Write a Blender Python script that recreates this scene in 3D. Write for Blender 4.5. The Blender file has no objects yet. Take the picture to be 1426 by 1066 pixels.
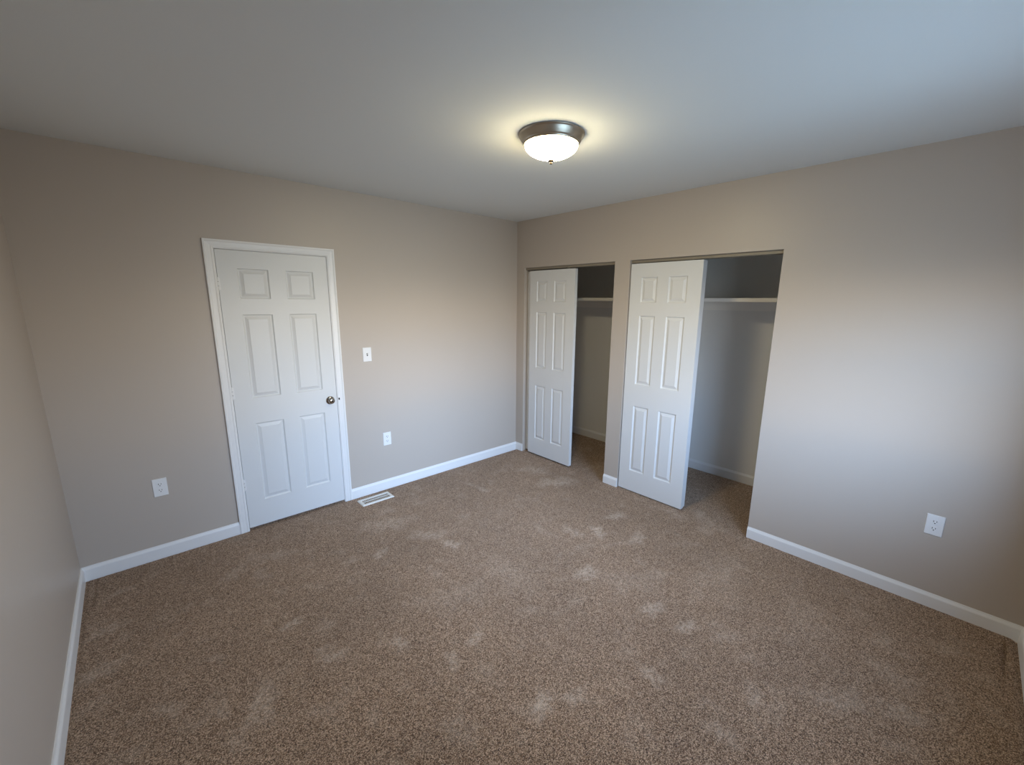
import bpy, bmesh, math, random
import numpy as np
from mathutils import Matrix, Vector

random.seed(7)
np.random.seed(7)
scene = bpy.context.scene
col = scene.collection

# ------------------------------------------------------------------ camera
cam_data = bpy.data.cameras.new('camera')
cam = bpy.data.objects.new('camera', cam_data)
col.objects.link(cam)
right = Vector((0.7333369, -0.67979462, 0.00981145))
up = Vector((0.12910952, 0.15341833, 0.97969054))
fwd = Vector((0.66749362, 0.71717647, -0.20027528))
M3 = Matrix((right, up, -fwd)).transposed()
cam.matrix_world = Matrix.Translation((-3.08018816, -3.35902668, 1.64278416)) @ M3.to_4x4()
cam_data.sensor_fit = 'HORIZONTAL'
cam_data.sensor_width = 36.0
cam_data.lens = 36.0 * 585.4406 / 1426.0
cam_data.shift_x = -(722.9852 - 713.0) / 1426.0
cam_data.shift_y = (539.5542 - 533.0) / 1426.0
cam_data.clip_start = 0.02
scene.camera = cam

# ------------------------------------------------------------------ room measures (metres)
H = 2.44            # ceiling height
W = 3.4597          # door wall length: x from -W to 0
L = 3.7534          # closet wall length: y from -L to 0
WT = 0.115          # closet wall thickness
XC = 0.985          # closet back wall
YE = -2.80          # right end of the second closet
DX0, DX1, DZ = -2.612, -1.926, 1.956      # entry door opening
O1 = (-0.1122, -1.2155)                   # closet openings along y
O2 = (-1.3631, -2.4667)
OZ = 1.979
WIN = (-2.30, -0.75, 0.85, 1.90)          # window opening in the rear wall: x0, x1, z0, z1

# ------------------------------------------------------------------ light
view = scene.view_settings
scene.display_settings.display_device = 'sRGB'
view.view_transform = 'Standard'
view.look = 'None'
view.exposure = 0.27
view.gamma = 1.0
view.use_curve_mapping = False

SKY = 1.0
world = bpy.data.worlds.new('daylight')
scene.world = world
world.use_nodes = True
nt = world.node_tree
nt.nodes.clear()
wo = nt.nodes.new('ShaderNodeOutputWorld')
bg = nt.nodes.new('ShaderNodeBackground')
tc = nt.nodes.new('ShaderNodeTexCoord')
sp = nt.nodes.new('ShaderNodeSeparateXYZ')
ramp = nt.nodes.new('ShaderNodeValToRGB')
mr = nt.nodes.new('ShaderNodeMapRange')
mr.inputs['From Min'].default_value = -1
mr.inputs['From Max'].default_value = 1
nt.links.new(tc.outputs['Generated'], sp.inputs[0])
nt.links.new(sp.outputs['Z'], mr.inputs['Value'])
nt.links.new(mr.outputs[0], ramp.inputs[0])
nt.links.new(bg.outputs[0], wo.inputs[0])
def stops(rmp, lst):
    e = rmp.color_ramp.elements
    while len(e) > 1:
        e.remove(e[-1])
    e[0].position, e[0].color = lst[0][0], (*lst[0][1], 1)
    for pos, c in lst[1:]:
        e.new(pos).color = (*c, 1)


# by height: ground, hazy pale horizon, blue sky, darkened overhead so light enters low
stops(ramp, [(0.00, (0.08, 0.12, 0.16)), (0.40, (0.09, 0.135, 0.18)), (0.475, (0.36, 0.40, 0.43)), (0.52, (0.92, 0.90, 0.86)),
             (0.57, (0.68, 0.95, 1.36)), (0.70, (0.62, 0.94, 1.46)), (0.82, (0.20, 0.28, 0.42)), (1.0, (0.10, 0.14, 0.22))])
# by bearing: sky dimmed towards +X to darken the room's left side
ramp2 = nt.nodes.new('ShaderNodeValToRGB')
mr2 = nt.nodes.new('ShaderNodeMapRange')
mr2.inputs['From Min'].default_value = -1
mr2.inputs['From Max'].default_value = 1
nt.links.new(sp.outputs['X'], mr2.inputs['Value'])
nt.links.new(mr2.outputs[0], ramp2.inputs[0])
stops(ramp2, [(0.0, (0.76,) * 3), (0.32, (0.76,) * 3), (0.42, (1.4,) * 3), (0.51, (1.35,) * 3), (0.61, (0.57,) * 3), (0.75, (0.38,) * 3), (1.0, (0.28,) * 3)])
mul = nt.nodes.new('ShaderNodeMix')
mul.data_type = 'RGBA'
mul.blend_type = 'MULTIPLY'
mul.inputs[0].default_value = 1.0
nt.links.new(ramp.outputs[0], mul.inputs[6])
nt.links.new(ramp2.outputs[0], mul.inputs[7])
nt.links.new(mul.outputs[2], bg.inputs[0])
bg.inputs[1].default_value = 24.0 * SKY

pd = bpy.data.lights.new('window_portal', 'AREA')
pd.shape = 'RECTANGLE'
pd.size = WIN[1] - WIN[0]
pd.size_y = WIN[3] - WIN[2]
pd.cycles.is_portal = True
po = bpy.data.objects.new('window_portal', pd)
po.location = ((WIN[0] + WIN[1]) / 2, -L - 0.12, (WIN[2] + WIN[3]) / 2)
po.rotation_euler = (math.pi / 2, 0, 0)     # area lights shine along their -Z: here +Y, into the room
col.objects.link(po)

BULB = 86.0         # emission of the ceiling lamp's glass bowl

cy = scene.cycles
cy.use_denoising = True
cy.max_bounces = 10
cy.diffuse_bounces = 7
cy.glossy_bounces = 3
cy.sample_clamp_indirect = 6.0
cy.caustics_reflective = False
cy.caustics_refractive = False


# ------------------------------------------------------------------ materials
def lin(r, g, b):
    f = lambda v: (v / 255 / 12.92) if v / 255 <= 0.04045 else ((v / 255 + 0.055) / 1.055) ** 2.4
    return (f(r), f(g), f(b), 1)


def mat(name, color, rough=0.5, spec=0.5, metal=0.0, bump=None):
    m = bpy.data.materials.new(name)
    m.use_nodes = True
    n = m.node_tree.nodes
    b = n['Principled BSDF']
    b.inputs['Base Color'].default_value = color
    b.inputs['Roughness'].default_value = rough
    b.inputs['Specular IOR Level'].default_value = spec
    b.inputs['Metallic'].default_value = metal
    if bump:
        scale, strength = bump
        t = n.new('ShaderNodeTexCoord')
        no = n.new('ShaderNodeTexNoise')
        no.inputs['Scale'].default_value = scale
        no.inputs['Detail'].default_value = 2
        bp = n.new('ShaderNodeBump')
        bp.inputs['Strength'].default_value = strength
        bp.inputs['Distance'].default_value = 0.002
        m.node_tree.links.new(t.outputs['Object'], no.inputs['Vector'])
        m.node_tree.links.new(no.outputs['Fac'], bp.inputs['Height'])
        m.node_tree.links.new(bp.outputs['Normal'], b.inputs['Normal'])
    return m


M = {}
M['wall'] = mat('greige_wall_paint', lin(188, 178.5, 169), 0.42, 0.4, bump=(160, 0.12))
M['ceiling'] = mat('flat_white_ceiling_paint', lin(224, 228, 228), 0.9, 0.2, bump=(90, 0.10))
M['closet'] = mat('pale_closet_paint', lin(234, 234, 232), 0.6, 0.3, bump=(160, 0.12))
M['trim'] = mat('semi_gloss_white_trim_paint', lin(232, 233, 234), 0.35, 0.5)
M['door'] = mat('white_door_paint', lin(219, 221, 222), 0.40, 0.5, bump=(220, 0.05))
M['plate'] = mat('white_plastic', lin(233, 234, 235), 0.35, 0.5)
M['dark'] = mat('dark_slot', lin(26, 24, 22), 0.7, 0.3)
M['nickel'] = mat('brushed_nickel', lin(186, 175, 158), 0.34, 0.5, 1.0)
M['finial'] = mat('dull_bronze_finial', lin(52, 44, 35), 0.6, 0.2, 0.0)
M['chrome'] = mat('polished_nickel_knob', lin(176, 170, 162), 0.12, 0.5, 1.0)
M['track'] = mat('painted_steel_track', lin(140, 132, 118), 0.45, 0.5)
M['vent'] = mat('white_enamel', lin(226, 226, 222), 0.4, 0.5)
M['shelf'] = mat('white_shelf_paint', lin(244, 242, 238), 0.5, 0.4)

# glass bowl that gives off the lamp's light
mb = bpy.data.materials.new('lit_frosted_glass')
mb.use_nodes = True
bb = mb.node_tree.nodes['Principled BSDF']
bb.inputs['Base Color'].default_value = (0.9, 0.88, 0.84, 1)
bb.inputs['Roughness'].default_value = 0.3
bb.inputs['Emission Color'].default_value = (1.0, 0.83, 0.50, 1)
mbt = mb.node_tree
_t = mbt.nodes.new('ShaderNodeTexCoord')
_s = mbt.nodes.new('ShaderNodeSeparateXYZ')
_m = mbt.nodes.new('ShaderNodeMapRange')          # the bulbs sit low: the glass is dimmer at its rim
_m.inputs['From Min'].default_value = -0.050
_m.inputs['From Max'].default_value = -0.085
_m.inputs['To Min'].default_value = 0.35 * BULB
_m.inputs['To Max'].default_value = 1.12 * BULB
mbt.links.new(_t.outputs['Object'], _s.inputs[0])
mbt.links.new(_s.outputs['Z'], _m.inputs['Value'])
mbt.links.new(_m.outputs[0], bb.inputs['Emission Strength'])
M['bowl'] = mb


def carpet_material():
    m = bpy.data.materials.new('brown_twist_carpet')
    m.use_nodes = True
    n = m.node_tree.nodes
    lk = m.node_tree.links
    b = n['Principled BSDF']
    b.inputs['Roughness'].default_value = 0.95
    b.inputs['Specular IOR Level'].default_value = 0.1
    b.inputs['Sheen Weight'].default_value = 0.15
    t = n.new('ShaderNodeTexCoord')
    # tuft to tuft colour
    v = n.new('ShaderNodeTexVoronoi')
    v.inputs['Scale'].default_value = 370
    lk.new(t.outputs['Object'], v.inputs['Vector'])
    s = n.new('ShaderNodeSeparateColor')
    lk.new(v.outputs['Color'], s.inputs[0])
    r = n.new('ShaderNodeValToRGB')
    e = r.color_ramp.elements
    e[0].position = 0.0
    e[0].color = lin(54, 37, 25)
    e[1].position = 1.0
    e[1].color = lin(232, 204, 177)
    x = r.color_ramp.elements.new(0.45)
    x.color = lin(142, 111, 86)
    lk.new(s.outputs[0], r.inputs[0])
    # scuffs: patches where the pile lies the other way and looks paler
    no = n.new('ShaderNodeTexNoise')
    no.inputs['Scale'].default_value = 6.5
    no.inputs['Detail'].default_value = 5
    no.inputs['Roughness'].default_value = 0.62
    no.inputs['Distortion'].default_value = 0.4
    lk.new(t.outputs['Object'], no.inputs['Vector'])
    mr_ = n.new('ShaderNodeMapRange')
    mr_.inputs['From Min'].default_value = 0.54
    mr_.inputs['From Max'].default_value = 0.78
    lk.new(no.outputs['Fac'], mr_.inputs['Value'])
    no2 = n.new('ShaderNodeTexNoise')
    no2.inputs['Scale'].default_value = 1.3
    no2.inputs['Detail'].default_value = 3
    lk.new(t.outputs['Object'], no2.inputs['Vector'])
    mr2 = n.new('ShaderNodeMapRange')
    mr2.inputs['From Min'].default_value = 0.35
    mr2.inputs['From Max'].default_value = 0.65
    mr2.inputs['To Min'].default_value = 0.90
    mr2.inputs['To Max'].default_value = 1.06
    lk.new(no2.outputs['Fac'], mr2.inputs['Value'])
    mx = n.new('ShaderNodeMix')
    mx.data_type = 'RGBA'
    mx.inputs[7].default_value = lin(242, 224, 206)
    at = n.new('ShaderNodeAttribute')
    at.attribute_name = 'wear'
    no3 = n.new('ShaderNodeTexNoise')
    no3.inputs['Scale'].default_value = 45
    no3.inputs['Detail'].default_value = 3
    lk.new(t.outputs['Object'], no3.inputs['Vector'])
    mr3 = n.new('ShaderNodeMapRange')
    mr3.inputs['From Min'].default_value = 0.38
    mr3.inputs['From Max'].default_value = 0.62
    mr3.inputs['To Min'].default_value = 0.10
    mr3.inputs['To Max'].default_value = 0.55
    lk.new(no3.outputs['Fac'], mr3.inputs['Value'])
    m3 = n.new('ShaderNodeMath')
    m3.operation = 'MULTIPLY'
    lk.new(at.outputs['Fac'], m3.inputs[0])
    lk.new(mr3.outputs[0], m3.inputs[1])
    mm = n.new('ShaderNodeMath')
    mm.operation = 'MULTIPLY_ADD'
    mm.use_clamp = True
    mm.inputs[1].default_value = 0.20
    lk.new(mr_.outputs[0], mm.inputs[0])
    lk.new(m3.outputs[0], mm.inputs[2])
    lk.new(mm.outputs[0], mx.inputs[0])
    lk.new(r.outputs[0], mx.inputs[6])
    vm = n.new('ShaderNodeVectorMath')
    vm.operation = 'SCALE'
    lk.new(mx.outputs[2], vm.inputs[0])
    lk.new(mr2.outputs[0], vm.inputs['Scale'])
    lk.new(vm.outputs[0], b.inputs['Base Color'])
    bp = n.new('ShaderNodeBump')
    bp.inputs['Strength'].default_value = 1.0
    bp.inputs['Distance'].default_value = 0.004
    bp.invert = True
    lk.new(v.outputs['Distance'], bp.inputs['Height'])
    lk.new(bp.outputs['Normal'], b.inputs['Normal'])
    return m


M['carpet'] = carpet_material()


# ------------------------------------------------------------------ mesh helpers
def box(bm, a, b):
    x0, x1 = sorted((a[0], b[0]))
    y0, y1 = sorted((a[1], b[1]))
    z0, z1 = sorted((a[2], b[2]))
    v = [bm.verts.new(p) for p in ((x0, y0, z0), (x1, y0, z0), (x1, y1, z0), (x0, y1, z0),
                                   (x0, y0, z1), (x1, y0, z1), (x1, y1, z1), (x0, y1, z1))]
    for f in ((0, 3, 2, 1), (4, 5, 6, 7), (0, 1, 5, 4), (1, 2, 6, 5), (2, 3, 7, 6), (3, 0, 4, 7)):
        bm.faces.new([v[i] for i in f])


def bevel(bm, w, seg=2):
    bmesh.ops.bevel(bm, geom=bm.edges[:], offset=w, segments=seg, affect='EDGES', profile=0.5)


def lathe(bm, prof, seg=48, mtx=None):
    """prof: (radius, height) pairs spun about the local Z axis."""
    rings = []
    for r, z in prof:
        if r < 1e-6:
            rings.append([bm.verts.new((0, 0, z))])
        else:
            rings.append([bm.verts.new((r * math.cos(2 * math.pi * i / seg), r * math.sin(2 * math.pi * i / seg), z))
                          for i in range(seg)])
    for a, b in zip(rings, rings[1:]):
        if len(a) == 1 and len(b) == 1:
            continue
        for i in range(seg):
            j = (i + 1) % seg
            if len(a) == 1:
                bm.faces.new((a[0], b[i], b[j]))
            elif len(b) == 1:
                bm.faces.new((a[i], b[0], a[j]))
            else:
                bm.faces.new((a[i], b[i], b[j], a[j]))
    bmesh.ops.recalc_face_normals(bm, faces=bm.faces)
    if mtx:
        bmesh.ops.transform(bm, matrix=mtx, verts=bm.verts)


def sweep(bm, prof, path, inward):
    """profile (offset, rise) swept along a flat path; inward/up directions per path point give the mitre."""
    rings = []
    for (p, inn, upv) in path:
        rings.append([bm.verts.new(Vector(p) + Vector(inn) * o + Vector(upv) * r) for o, r in prof])
    for a, b in zip(rings, rings[1:]):
        for i in range(len(prof)):
            j = (i + 1) % len(prof)
            bm.faces.new((a[i], a[j], b[j], b[i]))
    bm.faces.new(rings[0])
    bm.faces.new(rings[-1][::-1])
    bmesh.ops.recalc_face_normals(bm, faces=bm.faces)


def link(name, bm, m, parent=None, smooth=False, loc=None):
    me = bpy.data.meshes.new(name)
    bm.normal_update()
    bm.to_mesh(me)
    bm.free()
    me.materials.append(m)
    if smooth:
        for p in me.polygons:
            p.use_smooth = True
        me.set_sharp_from_angle(angle=math.radians(40))
    o = bpy.data.objects.new(name, me)
    col.objects.link(o)
    if loc:
        o.location = loc
    if parent:
        o.parent = parent
    return o


def root(name, loc, rotz=0):
    o = bpy.data.objects.new(name, None)
    o.empty_display_size = 0.05
    col.objects.link(o)
    o.location = loc
    o.rotation_euler = (0, 0, rotz)
    return o


def tag(o, label, cat, group=None, kind=None):
    o['label'] = label
    o['category'] = cat
    if group:
        o['group'] = group
    if kind:
        o['kind'] = kind
    return o


def boxes(name, m, lst, label, cat, bev=0):
    bm = bmesh.new()
    for a, b in lst:
        box(bm, a, b)
    if bev:
        bevel(bm, bev)
    o = link(name, bm, m)
    return tag(o, label, cat, kind='structure')


# ------------------------------------------------------------------ setting: shell
T = 0.12
# scuffed spots of the pile: x, y, radius, strength
SCUFFS = [
    (-1.632, -1.129, 0.045, 0.9), (-2.038, -0.91, 0.042, 0.7), (-1.715, -0.908, 0.072, 0.5), (-1.833, -0.591, 0.118, 0.5), (-1.946, -0.531, 0.064, 0.4), (-0.282, -0.595, 0.1, 0.6),
    (-0.351, -0.919, 0.1, 0.75), (-0.222, -0.947, 0.081, 0.6), (-0.453, -1.667, 0.057, 0.8), (-0.746, -1.713, 0.052, 0.9), (-0.887, -1.587, 0.057, 0.6), (-0.606, -1.953, 0.057, 0.7),
    (-1.182, -1.945, 0.053, 0.9), (-1.205, -1.991, 0.035, 0.6), (-0.942, -0.556, 0.033, 0.5), (-0.941, -0.616, 0.033, 0.5), (-0.96, -0.44, 0.033, 0.4), (-1.16, -2.394, 0.051, 0.8),
    (-1.148, -2.579, 0.045, 0.8), (-1.55, -2.606, 0.042, 0.7), (-1.317, -2.956, 0.043, 0.6), (-1.582, -2.928, 0.042, 0.5), (-1.071, -2.74, 0.051, 0.4), (-2.009, -1.907, 0.033, 0.7),
    (-2.293, -1.68, 0.039, 0.6), (-2.165, -1.938, 0.036, 0.6), (-2.01, -2.369, 0.048, 0.8), (-1.885, -2.439, 0.038, 0.7), (-2.652, -1.196, 0.033, 0.8), (-2.569, -1.543, 0.043, 0.7),
    (-2.582, -1.475, 0.034, 0.5), (-2.876, -1.601, 0.065, 0.6), (-3.153, -1.361, 0.04, 0.5), (-3.339, -0.613, 0.05, 0.5), (-3.363, -0.927, 0.064, 0.5), (-1.059, -3.213, 0.074, 0.5),
    (-0.955, -3.393, 0.059, 0.5), (-0.741, -3.336, 0.072, 0.4), (-0.346, -3.506, 0.05, 0.4), (-0.506, -3.283, 0.051, 0.4), (-2.795, -0.519, 0.061, 0.4), (-2.571, -0.474, 0.074, 0.4),
    (-2.993, -1.515, 0.029, 0.5), (-0.073, -1.96, 0.069, 0.45), (-0.014, -2.191, 0.099, 0.4), (-1.887, -1.597, 0.122, 0.3), (-1.547, -1.645, 0.132, 0.25), (-1.048, -2.187, 0.113, 0.3),
    (-0.59, -2.508, 0.179, 0.25), (-0.617, -2.971, 0.117, 0.25), (-2.325, -2.224, 0.057, 0.35), (-2.976, -1.704, 0.038, 0.4), (0.256, -1.071, 0.115, 0.4), (0.251, -0.942, 0.074, 0.4),
]


# carpeted floor: a fine grid whose tufts rise and fall, dipping where it is tucked under the baseboards
def carpet_floor():
    def grid(x0, x1, y0, y1, step, rect):
        nx = max(2, int(round((x1 - x0) / step)) + 1)
        ny = max(2, int(round((y1 - y0) / step)) + 1)
        gx, gy = np.meshgrid(np.linspace(x0, x1, nx), np.linspace(y0, y1, ny))
        h = np.random.uniform(-1, 1, gx.shape) * TUFT
        px = gx + np.random.uniform(-0.35, 0.35, gx.shape) * step
        py = gy + np.random.uniform(-0.35, 0.35, gx.shape) * step
        px[:, 0], px[:, -1] = x0, x1
        py[0, :], py[-1, :] = y0, y1
        # distance to the room's wall lines
        d = np.full(gx.shape, 9.0)
        for kind, val in rect:
            d = np.minimum(d, np.abs((gx if kind == 'x' else gy) - val))
        h -= 0.010 * np.exp(-((d - 0.012) / 0.016) ** 2)
        # short creases in the pile where the carpet was tucked in at two corners
        for ax, ay, bx, by, dep in ((-0.09, -3.697, -0.34, -3.693, 0.016), (-3.405, -0.03, -3.408, -0.33, 0.006)):
            ux, uy = bx - ax, by - ay
            q = np.clip(((gx - ax) * ux + (gy - ay) * uy) / (ux * ux + uy * uy), 0, 1)
            h -= dep * np.exp(-(np.hypot(gx - ax - q * ux, gy - ay - q * uy) / 0.0065) ** 2)
        h[:, [0, -1]] = 0.0
        h[[0, -1], :] = 0.0
        idx = np.arange(nx * ny).reshape(ny, nx)
        f = np.stack([idx[:-1, :-1], idx[:-1, 1:], idx[1:, 1:], idx[1:, :-1]], -1).reshape(-1, 4)
        return np.stack([px, py, h], -1).reshape(-1, 3), f
    TUFT = 0.0008
    parts = [grid(-W - 0.05, 0.0, -L - 0.05, 0.16, 0.0075, (('x', -W), ('y', -L), ('y', 0.0))),
             grid(-0.0, XC + 0.05, YE - 0.05, 0.05, 0.0075, (('x', XC), ('y', 0.0)))]
    vs, fs, off = [], [], 0
    for v, f in parts:
        vs.append(v)
        fs.append(f + off)
        off += len(v)
    v = np.concatenate(vs)
    f = np.concatenate(fs)
    me = bpy.data.meshes.new('floor')
    me.vertices.add(len(v))
    me.vertices.foreach_set('co', v.astype(np.float32).ravel())
    me.loops.add(len(f) * 4)
    me.loops.foreach_set('vertex_index', f.astype(np.int32).ravel())
    me.polygons.add(len(f))
    me.polygons.foreach_set('loop_start', np.arange(0, len(f) * 4, 4, dtype=np.int32))
    me.polygons.foreach_set('loop_total', np.full(len(f), 4, dtype=np.int32))
    me.polygons.foreach_set('use_smooth', np.ones(len(f), dtype=bool))
    me.update(calc_edges=True)
    wear = np.zeros(len(v))
    for x, y, r, k in SCUFFS:
        a = np.arctan2(v[:, 1] - y, v[:, 0] - x)
        rr = r * (1 + 0.35 * np.sin(2 * a + x * 9) + 0.2 * np.sin(5 * a + y * 7))
        d = np.hypot(v[:, 0] - x, v[:, 1] - y) / rr
        wear = np.maximum(wear, k * np.clip(1.5 - d, 0, 1))
    at = me.attributes.new('wear', 'FLOAT', 'POINT')
    at.data.foreach_set('value', wear.astype(np.float32))
    me.materials.append(M['carpet'])
    o = bpy.data.objects.new('floor', me)
    col.objects.link(o)
    tag(o, 'brown speckled carpet covering the bedroom floor and the closets', 'floor', kind='structure')


carpet_floor()
boxes('ceiling', M['ceiling'], [((-W - T, -L - T, H), (XC + T, T + 0.05, H + 0.08))],
      'flat white ceiling above the whole bedroom', 'ceiling')
boxes('wall_back', M['wall'], [
    ((-W - T, 0, -0.05), (DX0, T, H)), ((DX1, 0, -0.05), (XC, T, H)), ((DX0, 0, DZ), (DX1, T, H)),
    ((DX0 - 0.1, T, -0.05), (DX1 + 0.1, T + 0.03, DZ + 0.1))],  # last box: unseen slab added behind the door to block outside light
    'greige wall holding the white entry door and the light switch', 'wall')
boxes('wall_right', M['wall'], [
    ((0, 0, -0.05), (WT, O1[0], H)), ((0, O1[1], -0.05), (WT, O2[0], H)), ((0, O2[1], -0.05), (WT, -L, H)),
    ((0, O1[0], OZ), (WT, O1[1], H)), ((0, O2[0], OZ), (WT, O2[1], H))],
    'greige wall with the two open closet doorways', 'wall')
boxes('wall_left', M['wall'], [((-W - T, -L - T, -0.05), (-W, 0, H))],
      'shaded greige wall along the left edge of the room', 'wall')
boxes('wall_rear', M['wall'], [
    ((-W, -L - T, -0.05), (WIN[0], -L, H)), ((WIN[1], -L - T, -0.05), (WT, -L, H)),
    ((WIN[0], -L - T, -0.05), (WIN[1], -L, WIN[2])), ((WIN[0], -L - T, WIN[3]), (WIN[1], -L, H))],
    'greige window wall behind the camera, opposite the entry door', 'wall')
boxes('wall_closet_back', M['closet'], [((XC, YE - T, -0.05), (XC + T, T, H))],
      'dim pale back wall inside the closets', 'wall')
boxes('wall_closet_partition', M['closet'], [((WT, -1.24, -0.05), (XC, -1.34, H))],
      'pale partition wall between the two closets', 'wall')
boxes('wall_closet_end', M['closet'], [((WT, YE - T, -0.05), (XC, YE, H))],
      'pale end wall inside the wider open closet', 'wall')

# window in the rear wall: frame, two sashes
def window():
    x0, x1, z0, z1 = WIN
    r = root('window_1', ((x0 + x1) / 2, -L - 0.06, z0))
    tag(r, 'white double hung window in the wall behind the camera', 'window', kind='structure')
    cx = (x0 + x1) / 2
    w = (x1 - x0) / 2
    h = z1 - z0
    bm = bmesh.new()
    for a, b in (((-w, -.05, 0), (-w + .03, .05, h)), ((w - .03, -.05, 0), (w, .05, h)),
                 ((-w + .03, -.05, h - .03), (w - .03, .05, h)), ((-w + .03, -.05, 0), (w - .03, .05, .03))):
        box(bm, a, b)
    link('window_frame', bm, M['trim'], r)
    for z, zz, y in ((.03, h / 2 + .02, .01), (h / 2 - .02, h - .03, -.02)):
        bm = bmesh.new()
        for a, b in (((-w + .03, y, z), (-w + .065, y + .025, zz)), ((w - .065, y, z), (w - .03, y + .025, zz)),
                     ((-w + .065, y, z), (w - .065, y + .025, z + .035)), ((-w + .065, y, zz - .035), (w - .065, y + .025, zz))):
            box(bm, a, b)
        link('sash', bm, M['trim'], r)


window()

# ------------------------------------------------------------------ setting: baseboards
BT, BH = 0.0121, 0.0813
BPROF = [(0, -0.02), (BT, -0.02), (BT, BH - 0.020), (BT - 0.002, BH - 0.014), (BT - 0.006, BH - 0.007), (BT - 0.008, BH), (0, BH)]


def baseboard(name, a, b, inward, label, mitre=(0, 0)):
    """a, b: wall line ends (x, y); inward: unit direction off the wall; mitre: +1 shortens the front at an inside corner."""
    bm = bmesh.new()
    d = (Vector((b[0], b[1], 0)) - Vector((a[0], a[1], 0))).normalized()
    rings = []
    for p, s in ((a, mitre[0]), (b, -mitre[1])):
        rings.append([bm.verts.new(Vector((p[0], p[1], 0)) + Vector((inward[0], inward[1], 0)) * o + d * (o * s) + Vector((0, 0, z)))
                      for o, z in BPROF])
    n = len(BPROF)
    for i in range(n):
        j = (i + 1) % n
        bm.faces.new((rings[0][i], rings[0][j], rings[1][j], rings[1][i]))
    bm.faces.new(rings[0])
    bm.faces.new(rings[1][::-1])
    bmesh.ops.recalc_face_normals(bm, faces=bm.faces)
    o = link(name, bm, M['trim'])
    return tag(o, label, 'baseboard', kind='structure')


CX0, CX1, CZT = -2.6679, -1.87, 2.0093        # casing outer edges
baseboard('baseboard_back_left', (-W, 0), (CX0 + 0.001, 0), (0, -1), 'white baseboard between the left wall and the entry door', (1, 0))
baseboard('baseboard_back_right', (CX1 - 0.001, 0), (0, 0), (0, -1), 'white baseboard from the entry door to the closet wall, behind the floor register', (0, 1))
baseboard('baseboard_right_corner', (0, 0), (0, O1[0]), (-1, 0), 'short white baseboard in the far corner beside the first closet', (1, 0))
baseboard('baseboard_right_pier', (0, O1[1]), (0, O2[0]), (-1, 0), 'short white baseboard on the pier between the two closets')
baseboard('baseboard_right', (0, O2[1]), (0, -L), (-1, 0), 'white baseboard under the wall outlet right of the closets', (0, 1))
baseboard('baseboard_left', (-W, -L), (-W, 0), (1, 0), 'white baseboard running along the left wall', (1, 1))
baseboard('baseboard_rear', (0, -L), (-W, -L), (0, 1), 'white baseboard along the window wall, cut by the right frame edge', (1, 1))
baseboard('baseboard_closet_left', (XC, 0), (XC, -1.24), (-1, 0), 'white baseboard inside the narrow-gap closet nearest the corner')
baseboard('baseboard_closet_right', (XC, -1.34), (XC, YE), (-1, 0), 'white baseboard inside the wider open closet')


# ------------------------------------------------------------------ six panel doors
def panel_leaf(w, h, t, cols, rows, smooth=False):
    """leaf in local x 0..w, z 0..h, front face at y = 0, back at y = t; moulded panels on both faces."""
    bm = bmesh.new()
    xs = sorted({0, w, *[c for q in cols for c in q]})
    zs = sorted({0, h, *[c for q in rows for c in q]})
    loops = [(0.0, 0.0), (0.0035, 0.0055), (0.0085, 0.0090), (0.0125, 0.0090), (0.0300, 0.0024), (0.0320, 0.0010), (0.0340, 0.0008)]
    for face in (0, 1):
        P = lambda x, y, z: bm.verts.new((x, y if face == 0 else t - y, z))
        for i in range(len(xs) - 1):
            for k in range(len(zs) - 1):
                a, b, c, d = xs[i], xs[i + 1], zs[k], zs[k + 1]
                if (a, b) in cols and (c, d) in rows:
                    prev = None
                    for o, y in loops:
                        ring = [P(a + o, y, c + o), P(b - o, y, c + o), P(b - o, y, d - o), P(a + o, y, d - o)]
                        if prev:
                            for q in range(4):
                                r = (q + 1) % 4
                                bm.faces.new((prev[q], prev[r], ring[r], ring[q]))
                        prev = ring
                    bm.faces.new(prev)
                else:
                    bm.faces.new((P(a, 0, c), P(b, 0, c), P(b, 0, d), P(a, 0, d)))
    for (x0, z0, x1, z1) in ((0, 0, 0, h), (w, 0, w, h), (0, 0, w, 0), (0, h, w, h)):
        v = [bm.verts.new(q) for q in ((x0, 0, z0), (x1, 0, z1), (x1, t, z1), (x0, t, z0))]
        bm.faces.new(v)
    bmesh.ops.remove_doubles(bm, verts=bm.verts, dist=1e-5)
    # vertices shared along panel grid edges so the corners weld
    bmesh.ops.recalc_face_normals(bm, faces=bm.faces)
    # tiny rounding of the outer edges
    outer = [e for e in bm.edges if len(e.link_faces) == 2 and e.calc_face_angle(0) > 1.2
             and all((abs(v.co.x) < 1e-5 or abs(v.co.x - w) < 1e-5 or abs(v.co.z) < 1e-5 or abs(v.co.z - h) < 1e-5) for v in e.verts)]
    bmesh.ops.bevel(bm, geom=outer, offset=0.0025, segments=2, affect='EDGES', profile=0.5)
    return bm


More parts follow.
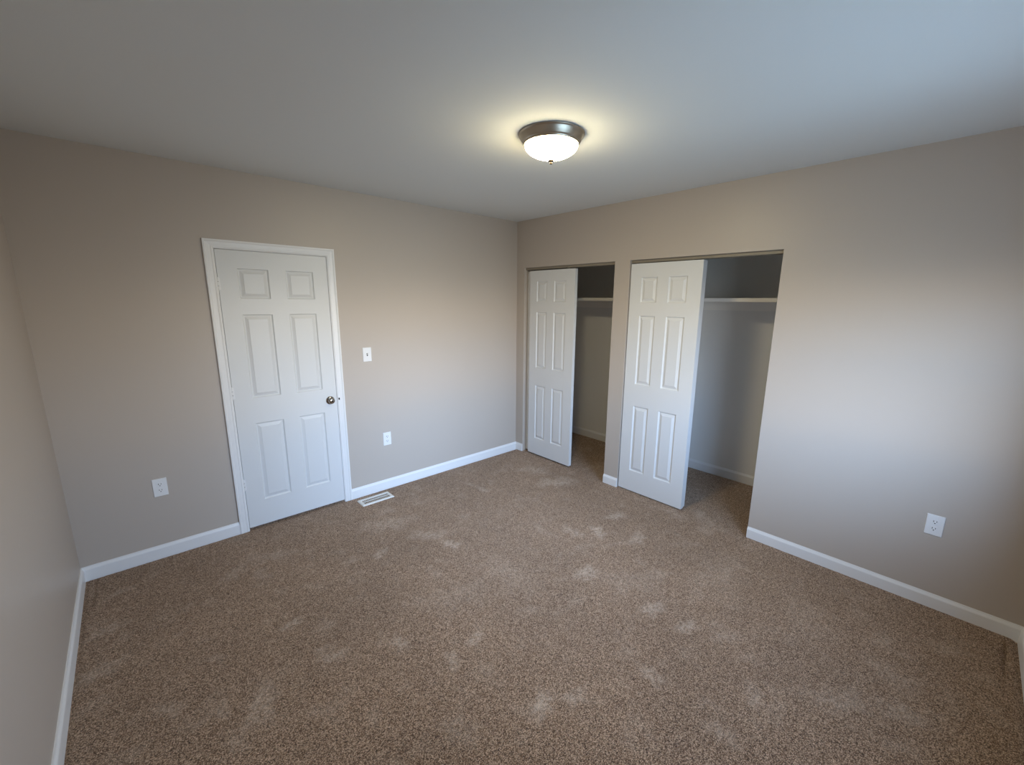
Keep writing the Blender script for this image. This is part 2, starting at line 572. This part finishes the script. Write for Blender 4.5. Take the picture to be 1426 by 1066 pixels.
def entry_door():
    x0, x1 = -2.6075, -1.9288
    zb = 0.010
    zt = 1.9510
    w, h = x1 - x0, zt - zb
    r = root('door_1', (x0, 0.0, 0.0))
    tag(r, 'closed white six panel entry door with round knob', 'door', kind='structure')
    cols = [(-2.497 - x0, -2.316 - x0), (-2.211 - x0, -2.027 - x0)]
    rows = [(0.200 - zb, 0.778 - zb), (0.961 - zb, 1.537 - zb), (1.642 - zb, 1.837 - zb)]
    leaf = link('leaf', panel_leaf(w, h, 0.035, cols, rows), M['door'], r, loc=(0, -0.001, zb))
    # casing, mitred at the two top corners
    cw = 0.0565
    prof = [(0, 0), (0, 0.015), (0.004, 0.017), (0.010, 0.017), (0.016, 0.0135), (0.030, 0.0125), (0.040, 0.011),
            (0.044, 0.0125), (0.049, 0.0115), (cw, 0.008), (cw, 0)]
    bm = bmesh.new()
    c0, c1 = CX0 - x0, CX1 - x0
    out = (0, -1, 0)
    sweep(bm, prof, [((c0, 0, -0.02), (1, 0, 0), out), ((c0, 0, CZT), (1, 0, -1), out),
                     ((c1, 0, CZT), (-1, 0, -1), out), ((c1, 0, -0.02), (-1, 0, 0), out)], None)
    link('door_casing', bm, M['trim'], r)
    # jamb lining and stop behind the leaf
    bm = bmesh.new()
    a, b = DX0 - x0 + 0.0002, DX1 - x0 - 0.0002
    box(bm, (a, 0.0, -0.02), (a + 0.002, 0.115, DZ - 0.0002))
    box(bm, (b - 0.002, 0.0, -0.02), (b, 0.115, DZ - 0.0002))
    box(bm, (a + 0.002, 0.0, DZ - 0.0022), (b - 0.002, 0.115, DZ - 0.0002))
    box(bm, (a + 0.002, 0.036, -0.02), (a + 0.014, 0.07, DZ - 0.0022))
    box(bm, (b - 0.014, 0.036, -0.02), (b - 0.002, 0.07, DZ - 0.0022))
    box(bm, (a + 0.014, 0.036, DZ - 0.014), (b - 0.014, 0.07, DZ - 0.0022))
    link('door_jamb', bm, M['trim'], r)
    # hinge knuckles on the left edge
    for z in (1.735, 1.010, 0.345):
        bm = bmesh.new()
        lathe(bm, [(0, -0.042), (0.0035, -0.042), (0.0048, -0.039), (0.0048, 0.039), (0.0035, 0.042), (0, 0.042)], 16)
        box(bm, (0.0, 0.0005, -0.038), (0.012, 0.0035, 0.038))
        hg = link('hinge', bm, M['trim'], r, smooth=True, loc=(-0.0025, -0.0050, z))
        bm = bmesh.new()
        for q in (-0.0135, 0.0135):
            lathe_part = bmesh.new()
            lathe(lathe_part, [(0.0046, q - 0.0008), (0.0051, q - 0.0008), (0.0051, q + 0.0008), (0.0046, q + 0.0008)], 16)
            me = bpy.data.meshes.new('tmp')
            lathe_part.to_mesh(me)
            lathe_part.free()
            bm.from_mesh(me)
            bpy.data.meshes.remove(me)
        link('knuckle_seam', bm, M['dark'], hg)
    # knob on the latch side
    RX = Matrix.Rotation(math.radians(90), 4, 'X')     # local +Z -> -Y
    kx, kz = -1.9785 - x0, 0.867
    bm = bmesh.new()
    lathe(bm, [(0.0, 0.0), (0.0325, 0.0), (0.0325, 0.002), (0.030, 0.006), (0.022, 0.009), (0.014, 0.011), (0.011, 0.014),
               (0.0105, 0.016), (0.013, 0.019), (0.019, 0.022), (0.0235, 0.027), (0.0243, 0.033), (0.0220, 0.039),
               (0.016, 0.0435), (0.008, 0.0450), (0.0, 0.0450)], 40, RX)
    kn = link('knob', bm, M['chrome'], r, smooth=True, loc=(kx, -0.001, kz))
    bm = bmesh.new()
    lathe(bm, [(0, 0), (0.0052, 0), (0.0052, 0.0018), (0.004, 0.0026), (0, 0.0026)], 20, RX)
    lb = link('lock_button', bm, M['dark'], kn, smooth=True, loc=(0, -0.0448, 0))
    bm = bmesh.new()
    box(bm, (-0.005, -0.0025, -0.008), (0.005, 0.0, 0.008))
    bevel(bm, 0.0012, 1)
    sk = link('strike_plate', bm, M['dark'], r, loc=(-1.9135 - x0, -0.0108, 0.872))
    sk['label'] = 'small dark metal strike on the casing beside the knob'


entry_door()

CW = 0.592
CCOLS = [(0.100, 0.240), (0.334, 0.485)]


def closet_door(name, yl, x, zb, zt, label, tilt=0.0):
    """sliding slab; its left edge (seen from the room) is at y = yl, room face at x."""
    r = root(name, (x, yl, 0), -math.pi / 2)           # local +x -> -y, local +y -> +x
    tag(r, label, 'door', kind='structure')
    rows = [(0.197 - zb, 0.778 - zb), (0.967 - zb, 1.537 - zb), (1.642 - zb, 1.840 - zb)]
    link('leaf', panel_leaf(CW, zt - zb, 0.035, CCOLS, rows), M['door'], r, loc=(0, 0, zb))
    for q in (0.09, CW - 0.09):                        # roller hangers that run in the track
        bm = bmesh.new()
        box(bm, (q - 0.012, 0.0145, zt - 0.0005), (q + 0.012, 0.0205, zt + 0.012))
        lathe_bm = bmesh.new()
        lathe(lathe_bm, [(0, -0.003), (0.008, -0.003), (0.008, 0.003), (0, 0.003)], 16,
              Matrix.Translation((q, 0.0175, zt + 0.012)) @ Matrix.Rotation(math.pi / 2, 4, 'X'))
        me = bpy.data.meshes.new('tmp')
        lathe_bm.to_mesh(me)
        lathe_bm.free()
        bm.from_mesh(me)
        bpy.data.meshes.remove(me)
        link('roller_hanger', bm, M['track'], r)
    return r


closet_door('door_2', -0.1905, 0.008, 0.018, 1.9445, 'white six panel sliding door in front of the closet nearest the corner')
closet_door('door_3', -0.1160, 0.049, 0.018, 1.9445, 'rear sliding door of the corner closet, only its left edge strip showing')
closet_door('door_4', -1.3725, 0.008, 0.010, 1.9490, 'white six panel sliding door in front of the larger open closet')
closet_door('door_5', -1.3660, 0.049, 0.010, 1.9490, 'rear sliding door hidden behind the front door of the larger open closet')


def track(name, o, label):
    y0, y1 = o[0] - 0.0005, o[1] + 0.0005
    r = root(name, (0, (y0 + y1) / 2, OZ))
    tag(r, label, 'closet door track', kind='structure')
    h = (y0 - y1) / 2
    bm = bmesh.new()
    box(bm, (0.022, -h, -0.0030), (0.094, h, -0.0002))          # web under the header
    for x in (0.022, 0.0445, 0.0925):
        box(bm, (x, -h, -0.022), (x + 0.0025, h, -0.0030))
    link('rail', bm, M['track'], r)


track('trim_1', O1, 'metal sliding track under the header of the corner closet')
track('trim_2', O2, 'metal sliding track under the header of the larger open closet')


# ------------------------------------------------------------------ closet shelves
def shelf(y0, y1, label):
    xs = 0.50
    r = root('closet_shelf', (XC, (y0 + y1) / 2, 1.655))
    tag(r, label, 'shelf', 'closet shelves')
    h = (y0 - y1) / 2 - 0.001
    bm = bmesh.new()
    box(bm, (xs - XC, -h, 0.0), (-0.001, h, 0.030))
    bevel(bm, 0.002)
    link('board', bm, M['shelf'], r)
    bm = bmesh.new()
    box(bm, (-0.021, -h, -0.075), (-0.001, h, -0.0005))
    link('back_cleat', bm, M['shelf'], r)
    for s in (1, -1):
        bm = bmesh.new()
        ya, yb = sorted((s * h, s * (h - 0.02)))
        box(bm, (xs - XC + 0.03, ya, -0.075), (-0.022, yb, -0.0005))
        link('end_cleat', bm, M['shelf'], r)


shelf(0.0, -1.24, 'white closet shelf seen through the narrow gap of the corner closet')
shelf(-1.34, YE, 'white closet shelf in the wider open closet on the right')


# ------------------------------------------------------------------ wall plates
def plate_mesh(w=0.0715, h=0.116, d=0.0055):
    bm = bmesh.new()
    v = []
    for s, y in ((1.0, 0.0), (1.0, -0.002), (0.965, -d + 0.0006), (0.93, -d)):
        k = w / 2 * (1 - s)
        v.append([bm.verts.new((sx * (w / 2 - k), y, sz * (h / 2 - k))) for sx, sz in ((-1, -1), (1, -1), (1, 1), (-1, 1))])
    for a, b in zip(v, v[1:]):
        for i in range(4):
            j = (i + 1) % 4
            bm.faces.new((a[i], a[j], b[j], b[i]))
    bm.faces.new(v[-1])
    bm.faces.new(v[0][::-1])
    bmesh.ops.recalc_face_normals(bm, faces=bm.faces)
    return bm


RX = Matrix.Rotation(math.radians(90), 4, 'X')


def screw(parent, z, y=-0.0055):
    bm = bmesh.new()
    lathe(bm, [(0, 0), (0.0034, 0), (0.0030, 0.0008), (0, 0.0010)], 16, RX)
    return link('screw', bm, M['plate'], parent, loc=(0, y, z))


def outlet():
    r = root('duplex_outlet', (0, 0, 0))
    link('wall_plate', plate_mesh(), M['plate'], r)
    for z in (0.0195, -0.0195):
        bm = bmesh.new()
        pts = []
        for i in range(28):
            a = 2 * math.pi * i / 28
            pts.append((0.0172 * math.cos(a), max(-0.0142, min(0.0142, 0.0172 * math.sin(a)))))
        lo = [bm.verts.new((x, -0.0050, q)) for x, q in pts]
        hi = [bm.verts.new((x * 0.985, -0.0072, q * 0.985)) for x, q in pts]
        for i in range(28):
            j = (i + 1) % 28
            bm.faces.new((lo[i], lo[j], hi[j], hi[i]))
        bm.faces.new(hi)
        bmesh.ops.recalc_face_normals(bm, faces=bm.faces)
        rc = link('receptacle', bm, M['plate'], r, loc=(0, 0, z))
        for x, q, sx, sz in ((-0.0063, 0.0035, 0.0012, 0.0045), (0.0063, 0.0035, 0.0012, 0.0038)):
            bm = bmesh.new()
            box(bm, (x - sx, -0.0076, q - sz), (x + sx, -0.0070, q + sz))
            link('slot', bm, M['dark'], rc)
        bm = bmesh.new()
        lathe(bm, [(0, 0), (0.0027, 0), (0.0027, 0.0006), (0, 0.0006)], 16, RX)
        link('ground_hole', bm, M['dark'], rc, loc=(0, -0.0070, -0.0072))
    screw(r, 0.0)
    return r


def copy_tree(o, parent=None):
    c = o.copy()
    col.objects.link(c)
    if parent:
        c.parent = parent
    for ch in list(o.children):
        copy_tree(ch, c)
    return c


first = outlet()
spots = [((-3.052, 0, 0.466), 0, 'white duplex outlet on the wall left of the entry door'),
         ((-1.528, 0, 0.453), 0, 'white duplex outlet below the light switch, right of the entry door'),
         ((0, -3.370, 0.474), -math.pi / 2, 'white duplex outlet on the closet wall near the right frame edge')]
for i, (loc, rz, label) in enumerate(spots):
    o = first if i == 0 else copy_tree(first)
    o.location = loc
    o.rotation_euler = (0, 0, rz)
    tag(o, label, 'outlet', 'duplex outlets on the walls')


def light_switch():
    r = root('light_switch', (-1.6605, 0, 1.2035))
    tag(r, 'white toggle light switch on the wall right of the entry door', 'switch')
    link('wall_plate', plate_mesh(), M['plate'], r)
    bm = bmesh.new()
    box(bm, (-0.0050, -0.0058, -0.0115), (0.0050, -0.0054, 0.0115))
    link('toggle_slot', bm, M['dark'], r)
    bm = bmesh.new()
    box(bm, (-0.0036, -0.019, -0.0045), (0.0036, 0.0, 0.0045))
    bmesh.ops.transform(bm, matrix=Matrix.Rotation(math.radians(-28), 4, 'X'), verts=bm.verts)
    bevel(bm, 0.001, 1)
    link('toggle', bm, M['plate'], r, loc=(0, -0.0050, 0.0))
    screw(r, 0.0302)
    screw(r, -0.0302)


light_switch()


# ------------------------------------------------------------------ floor register
def register():
    x0, x1, y0, y1 = -1.860, -1.588, -0.211, -0.087
    r = root('floor_register', ((x0 + x1) / 2, (y0 + y1) / 2, 0))
    tag(r, 'white metal floor register set in the carpet beside the entry door', 'floor vent')
    w, d = (x1 - x0) / 2, (y1 - y0) / 2
    iw, idp = 0.112, 0.038
    bm = bmesh.new()
    levels = [(w, d, -0.004), (w, d, 0.0030), (w - 0.006, d - 0.006, 0.0085), (iw + 0.003, idp + 0.003, 0.0085), (iw, idp, 0.0070), (iw, idp, -0.004)]
    rings = [[bm.verts.new((sx * a, sy * b, z)) for sx, sy in ((-1, -1), (1, -1), (1, 1), (-1, 1))] for a, b, z in levels]
    for a, b in zip(rings, rings[1:]):
        for i in range(4):
            j = (i + 1) % 4
            bm.faces.new((a[i], a[j], b[j], b[i]))
    bmesh.ops.recalc_face_normals(bm, faces=bm.faces)
    link('register_frame', bm, M['vent'], r)
    bm = bmesh.new()
    box(bm, (-iw, -idp, -0.008), (iw, idp, -0.004))
    link('damper', bm, M['dark'], r)
    bm = bmesh.new()
    box(bm, (-iw, -0.003, 0.0040), (iw, 0.003, 0.0072))
    n = 16
    for i in range(n + 1):
        x = -iw + 0.002 + (2 * iw - 0.004) * i / n
        box(bm, (x - 0.0013, -idp, 0.0040), (x + 0.0013, -0.003, 0.0068))
        box(bm, (x - 0.0013, 0.003, 0.0040), (x + 0.0013, idp, 0.0068))
    link('louver_grille', bm, M['vent'], r)


register()


# ------------------------------------------------------------------ ceiling light
def ceiling_light():
    r = root('ceiling_light', (-1.440, -1.810, H))
    tag(r, 'lit flush mount ceiling light with nickel pan and frosted glass bowl', 'ceiling light')
    bm = bmesh.new()
    lathe(bm, [(0.0, -0.0005), (0.1590, -0.0005), (0.1612, -0.0015), (0.1618, -0.0040), (0.1605, -0.0065), (0.1580, -0.0078),
               (0.1560, -0.0105), (0.1525, -0.0180), (0.1480, -0.0260), (0.1430, -0.0340), (0.1395, -0.0395), (0.1372, -0.0410),
               (0.1362, -0.0445), (0.1345, -0.0475), (0.1325, -0.0485), (0.1310, -0.0480), (0.1300, -0.0440), (0.0, -0.0440)], 96)
    link('pan', bm, M['nickel'], r, smooth=True)
    bm = bmesh.new()
    prof = [(0.1295, -0.0450)]
    for i in range(21):
        a = math.pi / 2 * i / 20
        prof.append((0.1295 * math.cos(a) ** 1.22 if i < 20 else 0.0, -0.050 - 0.0615 * math.sin(a)))
    lathe(bm, prof, 96)
    link('glass_bowl', bm, M['bowl'], r, smooth=True)
    bm = bmesh.new()
    lathe(bm, [(0, -0.1125), (0.0105, -0.1130), (0.0140, -0.1150), (0.0140, -0.1185), (0.0100, -0.1215), (0.0055, -0.1230), (0.0060, -0.1260),
               (0.0078, -0.1290), (0.0060, -0.1325), (0.0, -0.1345)], 32)
    link('finial', bm, M['finial'], r, smooth=True)


ceiling_light()
